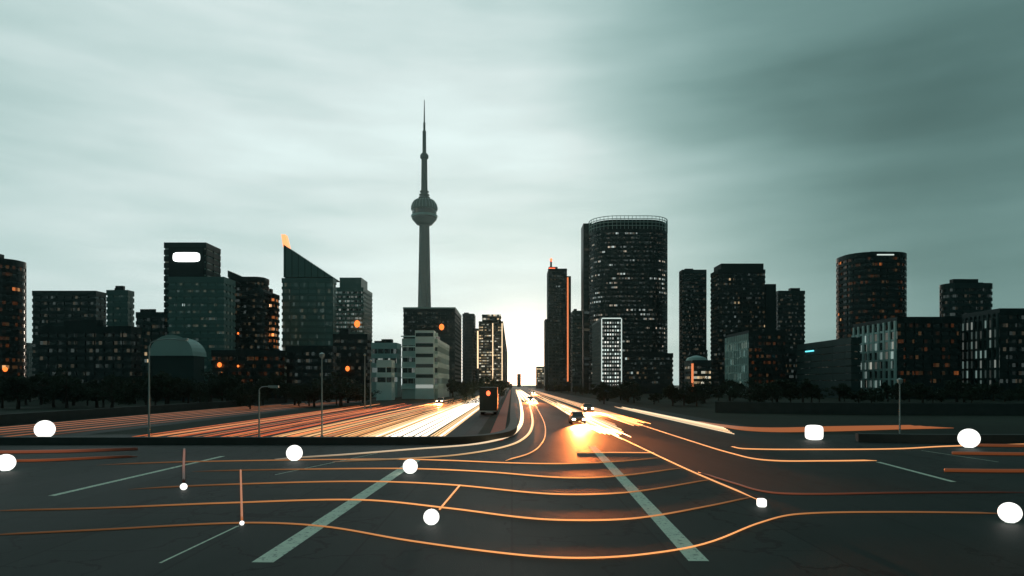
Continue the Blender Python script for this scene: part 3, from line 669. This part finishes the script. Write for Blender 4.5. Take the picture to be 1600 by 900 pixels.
# ------------------------------------------------------------------ globes: dots of the drawn network overlay, built as glowing bodies
globe_glow = emit('white_globe_glow', (1,1,.93), 1.6)
def globe(label, px, py, rp, square=False):
    py += rp*.08; rp *= .9
    D = H*F/(py+rp-600); r = rp/F*D; x = X(px, D)
    root = empty('network_block' if square else 'network_globe', (x, D, 0), label, 'lamp', 'glowing white dots of the drawn network')
    q = MB(); n = 28; m = 16
    if square:
        def se(t): return math.copysign(abs(t)**.45, t)
    else:
        def se(t): return t
    for j in range(m):
        for i in range(n):
            pt = []
            for (jj,ii) in ((j,i),(j,i+1),(j+1,i+1),(j+1,i)):
                th = math.pi*(jj/m-.5); ph = 2*math.pi*ii/n
                pt.append((r*.98*se(math.cos(th))*se(math.cos(ph)), r*.98*se(math.cos(th))*se(math.sin(ph)), r*1.03+r*.98*se(math.sin(th))))
            q.quad(pt)
    q.build('globe_body', globe_glow, root, smooth=True)
    q = MB(); q.lathe([(.001,.004),(r*.42,.004),(r*.42,r*.1),(r*.3,r*.14),(.001,r*.14)], 20); q.build('base', M['metal'], root)
globe('white globe at the far end of the broad left lane dash', 641, 728, 13)
globe('front white globe, nearest the camera, with a short orange branch line', 674, 807, 14)
globe('white globe near the left barrier below the street lamps', 460, 707, 14)
globe('white globe beyond the barrier near the left edge', 70, 670, 16)
globe('white globe cut by the left edge of the picture', 9, 722, 15)
globe('white globe near the right edge beside the wide orange lines', 1514, 684, 17)
globe('white globe at the right end of the nearest long line', 1578, 800, 18)
globe('rounded white network block behind the right barrier line', 1272, 675, 13, True)
globe('small rounded white network block where the straight orange line ends', 1190, 785, 7.5, True)
globe('small white network dot at the end of a short dull line on the left', 287, 760, 6)
globe('tiny white network bead on the nearest long line', 378, 817, 4)

# ------------------------------------------------------------------ street lamps
def street_lamp(label, px, pt, pb, arm=0.0, straight=False):
    D = H*F/(pb-600); x = X(px,D); hgt = Z(pt,D)
    root = empty('street_lamp', (x, D, 0), label, 'street lamp', 'street lamps behind the barrier')
    q = MB(); rr = max(.07, 1.7/F*D/2)
    if arm: 
        pts = [(0,0,.3),(0,0,hgt*.5),(0,0,hgt*.93)] + [(arm*(1-math.cos(a))*.5, 0, hgt*.93+hgt*.07*math.sin(a)) for a in (R(30),R(60),R(90))] + [(arm,0,hgt)]
        q.tube(pts, [rr*1.3,rr,rr*.8,rr*.7,rr*.6,rr*.6,rr*.6], 8)
    else: q.tube([(0,0,.3),(0,0,hgt)], [rr*1.2,rr*.7], 8)
    q.build('pole', M['metal'], root)
    q = MB(); q.lathe([(.001,0),(rr*2.6,0),(rr*2.6,.12),(rr*1.6,.35),(.001,.36)], 12); q.build('base', M['metal'], root)
    q = MB(); ax = arm
    if arm: q.box(ax-.15, ax+.75, -.16, .16, hgt-.1, hgt+.1)
    else: q.lathe([(.001,hgt-.05),(.22,hgt),(.26,hgt+.3),(.001,hgt+.45)], 10)
    hd = q.build('lamp_head', M['metal'], root)
    q = MB(); q.box((ax if arm else -.1), (ax+.6 if arm else .1), -.1, .1, hgt-.14 if arm else hgt-.1, hgt-.102 if arm else hgt-.052); q.build('lens', M['pale'], hd)
street_lamp('tallest and leftmost street lamp, its arm curving over to the right', 233, 530, 690, arm=2.6)
street_lamp('shortest street lamp with a small arm, middle of the three on the left', 405, 604, 687, arm=1.0)
street_lamp('straight slim post lamp without an arm, rightmost of the three on the left', 503, 558, 685.5)
street_lamp('lone dark lamp post behind the right-hand barrier', 1406, 598, 686)
street_lamp('farther thin lamp post before the black block, left of its twin', 570, 556, 640, arm=.0)
street_lamp('farther thin lamp post before the black block, right of its twin', 579, 565, 639, arm=.0)

# ------------------------------------------------------------------ cars
hl = emit('headlight_glow', (1,.8,.5), 40); tl = emit('tail_light_glow', (1,.08,.03), 4)
def make_car(label, paint='car'):
    root = empty('car', (0,0,0), label, 'car', 'cars on the avenue')
    sec = [(-2.2,.35,.62,.78),(-2.1,.3,.8,.84),(-1.0,.25,.92,.9),(-.4,.25,.95,.9),(.9,.25,.95,.9),(1.7,.28,.98,.88),(2.15,.35,.85,.8),(2.2,.4,.7,.74)]
    q = MB()
    def ring(y,z0,z1,w): return [(-w,y,z0),(w,y,z0),(w*1.02,y,(z0+z1)/2),(w*.94,y,z1),(-w*.94,y,z1),(-w*1.02,y,(z0+z1)/2)]
    rs = [ring(*s) for s in sec]
    for a,b in zip(rs,rs[1:]):
        for k in range(6): q.quad([a[k],a[(k+1)%6],b[(k+1)%6],b[k]])
    q.quad(list(reversed(rs[0]))); q.quad(rs[-1]); body = q.build('body', M[paint], root)
    q = MB(); lo = [(-.8,-1.05,.9),(.8,-1.05,.9),(.8,1.6,.93),(-.8,1.6,.93)]; hi = [(-.6,-.3,1.42),(.6,-.3,1.42),(.6,1.05,1.42),(-.6,1.05,1.42)]
    for k in range(4): q.quad([lo[k],lo[(k+1)%4],hi[(k+1)%4],hi[k]])
    q.build('windows', M['cglass'], root)
    q = MB(); q.box(-.62,.62,-.34,1.08,1.415,1.47); q.build('cabin_roof', M[paint], root)
    for sx in (-1,1):
        for sy in (-1.35,1.35):
            q = MB(); n=16
            for k in range(n):
                a,b = 2*math.pi*k/n, 2*math.pi*(k+1)/n; x0,x1 = sx*.7, sx*.92
                q.quad([(x0,sy+.33*math.cos(a),.33+.33*math.sin(a)),(x1,sy+.33*math.cos(a),.33+.33*math.sin(a)),(x1,sy+.33*math.cos(b),.33+.33*math.sin(b)),(x0,sy+.33*math.cos(b),.33+.33*math.sin(b))])
                q.quad([(x1,sy,.33),(x1,sy+.33*math.cos(a),.33+.33*math.sin(a)),(x1,sy+.33*math.cos(b),.33+.33*math.sin(b))])
            q.build('wheel', M['rubber'], root)
        q = MB(); q.box(sx*.62-.16, sx*.62+.16, -2.26,-2.12,.58,.74); q.build('headlight', hl, root)
        q = MB(); q.box(sx*.62-.16, sx*.62+.16, 2.14,2.23,.68,.84); q.build('tail_light', tl, root)
    q = MB(); q.box(-.4,.4,-2.24,-2.15,.4,.54); q.build('grille', M['rubber'], root)
    return root
cars = [('dark car with blazing headlights far down the middle of the avenue', 5.2, 190, 900, 90000),
        ('dark car with blinding headlights in the right-hand light bundle', 8.2, 84, 300, 9000),
        ('dark car behind the blinding one, in the right-hand lanes', 13.6, 120, 300, 14000),
        ('car with glowing headlights at the left verge by the lit bush', -18.5, 172, 100, 5000),
        ('far car with small headlights near the end of the avenue', 10.5, 330, 60, 9000)]
proto = None
for i,(lab,x,y,_,en) in enumerate(cars):
    if proto is None: proto = make_car(lab); o = proto
    else: o = copy_tree(proto); o['label'] = lab
    o.location = (x,y,0)
    ld = bpy.data.lights.new('headlight_beam', 'SPOT'); ld.energy = en*5; ld.color = (1,.23,.05); ld.spot_size = R(50); ld.spot_blend = 1; ld.shadow_soft_size = .3
    lo = bpy.data.objects.new('headlight_beam', ld); col.objects.link(lo); lo.parent = o; lo.location = (0,-2.5,.75)
    lo.rotation_euler = (R(69),0,R(180))

# dark truck with a red lamp
D = 108
tr = empty('box_truck', (X(763,D), D, 0), 'tall black box truck seen from behind with one red lamp high on it', 'truck')
q = MB(); q.box(-1.45,1.45,0,7.5,.75,4.45); q.build('cargo_box', M['black'], tr)
q = MB(); q.box(-1.25,1.25,7.6,9.6,.6,3.3); q.build('cab', M['black'], tr)
q = MB(); q.box(-1.3,1.3,.3,9.4,.5,.74); q.build('chassis', M['rubber'], tr)
for sx in (-1,1):
    for sy in (1.4,2.6,8.4):
        q = MB(); n=16
        for k in range(n):
            a,b = 2*math.pi*k/n, 2*math.pi*(k+1)/n; x0,x1 = sx*.8, sx*1.3
            q.quad([(x0,sy+.48*math.cos(a),.48+.48*math.sin(a)),(x1,sy+.48*math.cos(a),.48+.48*math.sin(a)),(x1,sy+.48*math.cos(b),.48+.48*math.sin(b)),(x0,sy+.48*math.cos(b),.48+.48*math.sin(b))])
            q.quad([(x1,sy,.48),(x1,sy+.48*math.cos(a),.48+.48*math.sin(a)),(x1,sy+.48*math.cos(b),.48+.48*math.sin(b))])
        q.build('wheel', M['rubber'], tr)
lamp_part(tr, X(763,D), D-.12, 3.5, .42, E['redl'], 'red_lamp')
q = MB(); q.box(-1.3,1.3,-.2,-.02,.5,.68); q.build('rear_bumper', M['metal'], tr)

# ------------------------------------------------------------------ trees
def make_tree(seed, h, rx, rz, nl):
    rd = random.Random(seed)
    root = empty('tree', (0,0,0), 'x', 'tree')
    q = MB(); q.tube([(0,0,0),(.1,0,h*.25),(-.05,.1,h*.55),(0,0,h*.8)], [h*.035,h*.026,h*.016,h*.006], 7)
    for k in range(7):
        a = rd.uniform(0,6.28); z = h*rd.uniform(.2,.55); L = rx*rd.uniform(.5,.85)
        q.tube([(0,0,z),(math.cos(a)*L*.5,math.sin(a)*L*.5,z+h*.12),(math.cos(a)*L,math.sin(a)*L,z+h*.2)], [h*.013,h*.008,h*.003], 5)
    q.build('trunk', M['bark'], root)
    q = MB(); cl = []
    for k in range(26):
        a = rd.uniform(0,6.28); e = math.asin(rd.uniform(-.7,1)); rr = rd.uniform(.45,1)
        cl.append((rx*rr*math.cos(a)*math.cos(e), rx*rr*math.sin(a)*math.cos(e), h-rz+rz*rr*math.sin(e)*.95, rd.uniform(.2,.38)*rx))
    for k in range(nl):
        cx,cy,cz,cr = rd.choice(cl); v = Vector((rd.gauss(0,1),rd.gauss(0,1),rd.gauss(0,1))).normalized()*cr*rd.uniform(.3,1.05)
        p = Vector((cx,cy,cz))+v; s_ = h*rd.uniform(.016,.034)
        a = Vector((rd.gauss(0,1),rd.gauss(0,1),rd.gauss(0,1))).normalized(); b = a.cross(Vector((rd.gauss(0,1),rd.gauss(0,1),rd.gauss(0,1)))).normalized()
        q.quad([p-a*s_-b*s_*.4, p+b*s_*.7-a*s_*.1, p+a*s_+b*s_*.1, p-b*s_*.6+a*s_*.2])
    q.build('crown', M['leaf'], root)
    return root
protos = [make_tree(1,9,3.6,4.0,3200), make_tree(2,11,3.4,5.2,3400), make_tree(5,7,4.0,3.3,3000)]
used = set()
def tree(px, py, D, k, label, s=None, group='dark trees along the roads', wide=1.0):
    h0 = (9,11,7)[k]
    s = max(.35, Z(py,D))/h0
    if k not in used: used.add(k); o = protos[k]
    else: o = copy_tree(protos[k])
    o.location = (X(px,D),D,0); o.scale = (s*wide,s*wide,s); o.rotation_euler.z = random.uniform(0,6.28)
    o['label'] = label; o['group'] = group
rt = random.Random(11)
for i in range(44):
    px = -14+i*13.4+rt.uniform(-6,6)
    tree(px, rt.choice([rt.uniform(578,592),rt.uniform(596,610)]), rt.uniform(132,185) if px < 540 else rt.uniform(165,190), rt.randrange(3), 'dark tree in the row below the left-hand buildings', group='trees below the left-hand buildings', wide=rt.uniform(1.1,1.7))
for i in range(9):
    tree(700+i*10+rt.uniform(-3,3), rt.uniform(589,598), rt.uniform(200,330), rt.randrange(3), 'dark tree in the clump left of the avenue, behind the black truck', group='clump of trees behind the truck')
for i in range(42):
    px = 930+i*17+rt.uniform(-8,8)
    tree(px, rt.choice([rt.uniform(590,600),rt.uniform(603,614)]), rt.uniform(150,205), rt.randrange(3), 'dark tree in the row below the right-hand buildings', group='trees below the right-hand buildings', wide=rt.uniform(1.1,1.8))
for i in range(6):
    tree(855+i*11, 602-rt.uniform(0,4), 420-i*25, rt.randrange(3), 'small far tree along the right kerb of the avenue', group='far trees right of the avenue')
for i in range(4):
    tree(797-i*5, 600-rt.uniform(0,5), 560-i*40, rt.randrange(3), 'small far tree along the left kerb of the avenue', group='far trees left of the avenue')
# low bushes by the left verge, lit by the car
def bush(px, pb, hgt, label, seed):
    D = H*F/(pb-600); rd = random.Random(seed); q = MB()
    for k in range(900):
        v = Vector((rd.gauss(0,1),rd.gauss(0,1)*.7,abs(rd.gauss(0,1)))).normalized()*rd.uniform(.5,1.05)
        p = Vector((v.x*hgt*1.2, v.y*hgt, v.z*hgt)); s_ = rd.uniform(.06,.16)
        a = Vector((rd.gauss(0,1),rd.gauss(0,1),rd.gauss(0,1))).normalized(); b = a.cross(Vector((rd.gauss(0,1),rd.gauss(0,1),rd.gauss(0,1)))).normalized()
        q.quad([p-a*s_, p+b*s_*.6, p+a*s_, p-b*s_*.6])
    o = q.build('bush', M['leaf']); o.location = (X(px,D),D,0); tag(o, label, 'bush')
bush(718, 632, 2.8, 'round bush lit orange by headlights left of the truck', 4)
bush(735, 630, 2.2, 'smaller bush between the lit bush and the truck', 5)

# far skyline mass at the end of the avenue and behind the gaps
rs_ = random.Random(5)
for i in range(26):
    px = -60+i*66+rs_.uniform(-15,15)
    if 700 < px < 905: continue
    D = rs_.uniform(640,900); w = rs_.uniform(24,44)
    tower('distant_block', 'indistinct distant block low behind the nearer buildings', rect(X(px,D),X(px+w,D),D,D+30), Z(rs_.uniform(535,572),D), rs_.choice(['dark','teal']), 'g_low', fh=8, band=.5, mull=9, mw=.8, roof=None, group='indistinct distant blocks', cat='building')

# ------------------------------------------------------------------ haze
hm = bpy.data.materials.new('haze_air'); hm.use_nodes = True; nt = hm.node_tree
for n_ in list(nt.nodes):
    if n_.type == 'BSDF_PRINCIPLED': nt.nodes.remove(n_)
pv = nt.nodes.new('ShaderNodeVolumePrincipled'); pv.inputs['Color'].default_value = (.7,.95,.92,1); pv.inputs['Density'].default_value = .00006; pv.inputs['Anisotropy'].default_value = .75
out = [n_ for n_ in nt.nodes if n_.type == 'OUTPUT_MATERIAL'][0]; nt.links.new(pv.outputs[0], out.inputs['Volume'])
q = MB(); q.box(-2700,2700,-2700,2700,-1.2,600); hz = q.build('haze', hm); tag(hz, kind='stuff')

# ------------------------------------------------------------------ sky
SUN_AZ, SUN_EL = math.atan2(24,F), R(1.6)
w = bpy.data.worlds.new('World'); sc.world = w; w.use_nodes = True; nt = w.node_tree
bg = nt.nodes['Background']; bg.inputs['Strength'].default_value = .1
sky = nt.nodes.new('ShaderNodeTexSky'); sky.sky_type = 'NISHITA'; sky.sun_disc = False
sky.sun_elevation = SUN_EL; sky.sun_rotation = SUN_AZ; sky.air_density = 1.0; sky.dust_density = 2.0
tc = N(nt,'ShaderNodeTexCoord'); sx = N(nt,'ShaderNodeSeparateXYZ'); nt.links.new(tc.outputs['Generated'], sx.inputs[0])
def vm(op, a, b):
    n_ = nt.nodes.new('ShaderNodeVectorMath'); n_.operation = op
    for i,v in enumerate((a,b)):
        if isinstance(v, tuple): n_.inputs[i].default_value = v
        else: nt.links.new(v, n_.inputs[i])
    return n_
def mr(v, a, b, c, d, smooth=True):
    n_ = N(nt,'ShaderNodeMapRange'); n_.interpolation_type = 'SMOOTHSTEP' if smooth else 'LINEAR'
    for i,x_ in enumerate((a,b,c,d)): n_.inputs[i+1].default_value = x_
    nt.links.new(v, n_.inputs[0]); return n_.outputs[0]
dirv = tc.outputs['Generated']
def dirpx(px,py):
    v = Vector((px-800, F, 600-py)).normalized(); return (v.x,v.y,v.z)
def ang(px,py):   # angle in degrees from the direction of a cloud
    return math_(nt,'MULTIPLY', math_(nt,'ARCCOSINE', math_(nt,'MINIMUM', vm('DOT_PRODUCT', dirv, dirpx(px,py)).outputs['Value'], .99999)), 57.2958)
# stretched cloud noise
mp = N(nt,'ShaderNodeMapping'); mp.inputs['Scale'].default_value = (1.1,1.1,5.0); nt.links.new(dirv, mp.inputs[0])
c1 = N(nt,'ShaderNodeTexNoise'); c1.inputs['Scale'].default_value = 1.7; c1.inputs['Detail'].default_value = 4; c1.inputs['Roughness'].default_value = .45; nt.links.new(mp.outputs[0], c1.inputs['Vector'])
mp2 = N(nt,'ShaderNodeMapping'); mp2.inputs['Scale'].default_value = (1.5,1.5,9.0); mp2.inputs['Location'].default_value = (3,1,2); nt.links.new(dirv, mp2.inputs[0])
c2 = N(nt,'ShaderNodeTexNoise'); c2.inputs['Scale'].default_value = 3.0; c2.inputs['Detail'].default_value = 6; nt.links.new(mp2.outputs[0], c2.inputs['Vector'])
# brightness of the cloud deck: thin and bright ahead, thick to the right, above and behind
el = sx.outputs[2]
front = mr(sx.outputs[1], -.3, .95, .0, 1.0)
deck = math_(nt,'ADD', math_(nt,'MULTIPLY', front, 6.9), 1.8)
side = mr(sx.outputs[0], -.02, .60, 1.0, .36)
sideL = mr(sx.outputs[0], -.75, -.3, .84, 1.0)
high = mr(el, .28, .75, 1.0, .68)
thick = math_(nt,'ADD', 1.0, math_(nt,'MULTIPLY', math_(nt,'MULTIPLY', mr(ang(1330,120), 2, 22, 1, 0), -.48), mr(c1.outputs[0], .3,.6,1.15,.75)))
thick2 = math_(nt,'ADD', 1.0, math_(nt,'MULTIPLY', mr(ang(1050,40), 2, 14, 1, 0), -.22))
var = math_(nt,'ADD', math_(nt,'MULTIPLY', mr(c1.outputs[0], .3,.7,-.5,.5,False), .26), 1.0)
var2 = math_(nt,'ADD', math_(nt,'MULTIPLY', mr(c2.outputs[0], .3,.7,-.5,.5,False), .16), 1.0)
b_ = deck
for k in (side, sideL, high, thick, thick2, var, var2): b_ = math_(nt,'MULTIPLY', b_, k)
tint = mixc(nt, mr(b_, .8, 8.5, 0, 1, False), (.46,1.0,.96), (.86,1.01,1.0))
sc1 = nt.nodes.new('ShaderNodeVectorMath'); sc1.operation = 'SCALE'; nt.links.new(tint, sc1.inputs[0]); nt.links.new(b_, sc1.inputs['Scale'])
# sunset glow behind the clouds
ga = ang(824,588)
g1 = math_(nt,'MULTIPLY', math_(nt,'EXPONENT', math_(nt,'MULTIPLY', math_(nt,'POWER', math_(nt,'DIVIDE', ga, 3.4), 2.0), -1.0)), 34)
g2 = math_(nt,'MULTIPLY', math_(nt,'EXPONENT', math_(nt,'DIVIDE', ga, -6.0)), 2.0)
s1 = nt.nodes.new('ShaderNodeVectorMath'); s1.operation = 'SCALE'; s1.inputs[0].default_value = (1,.6,.38); nt.links.new(g1, s1.inputs['Scale'])
s2 = nt.nodes.new('ShaderNodeVectorMath'); s2.operation = 'SCALE'; s2.inputs[0].default_value = (1,.9,.8); nt.links.new(g2, s2.inputs['Scale'])
g3 = math_(nt,'MULTIPLY', math_(nt,'EXPONENT', math_(nt,'MULTIPLY', math_(nt,'POWER', math_(nt,'DIVIDE', ang(822,602), 1.5), 2.0), -1.0)), 30)
s3 = nt.nodes.new('ShaderNodeVectorMath'); s3.operation = 'SCALE'; s3.inputs[0].default_value = (1,.42,.12); nt.links.new(g3, s3.inputs['Scale'])
s2 = vm('ADD', s2.outputs[0], s3.outputs[0])
tot = vm('ADD', vm('ADD', sc1.outputs[0], s1.outputs[0]).outputs[0], s2.outputs[0]).outputs[0]
nt.links.new(mixc(nt, .94, sky.outputs[0], tot), bg.inputs['Color'])

sl = bpy.data.lights.new('sun', 'SUN'); sl.energy = .5; sl.angle = R(10); sl.color = (1,.85,.7)
so = bpy.data.objects.new('sun', sl); col.objects.link(so)
sd = Vector((math.sin(SUN_AZ)*math.cos(SUN_EL), math.cos(SUN_AZ)*math.cos(SUN_EL), math.sin(SUN_EL)))
so.rotation_euler = sd.to_track_quat('Z','Y').to_euler(); so.location = (0,0,600)

# ------------------------------------------------------------------ camera
cd = bpy.data.cameras.new('camera'); cam = bpy.data.objects.new('camera', cd); col.objects.link(cam)
cam.location = (0,0,H); cam.rotation_euler = (R(90),0,0); cd.sensor_width = 36; cd.lens = 36*F/1600; cd.shift_y = 150/1600
cd.clip_end = 20000; cd.clip_start = .1; sc.camera = cam
sc.render.engine = 'CYCLES'; sc.render.resolution_x = 1024; sc.render.resolution_y = 576
sc.view_settings.view_transform = 'Standard'; sc.view_settings.look = 'None'; sc.view_settings.exposure = 0; sc.view_settings.gamma = 1
sc.cycles.volume_bounces = 0; sc.cycles.max_bounces = 6
for o in bpy.data.objects:
    if '_h' in o: del o['_h']
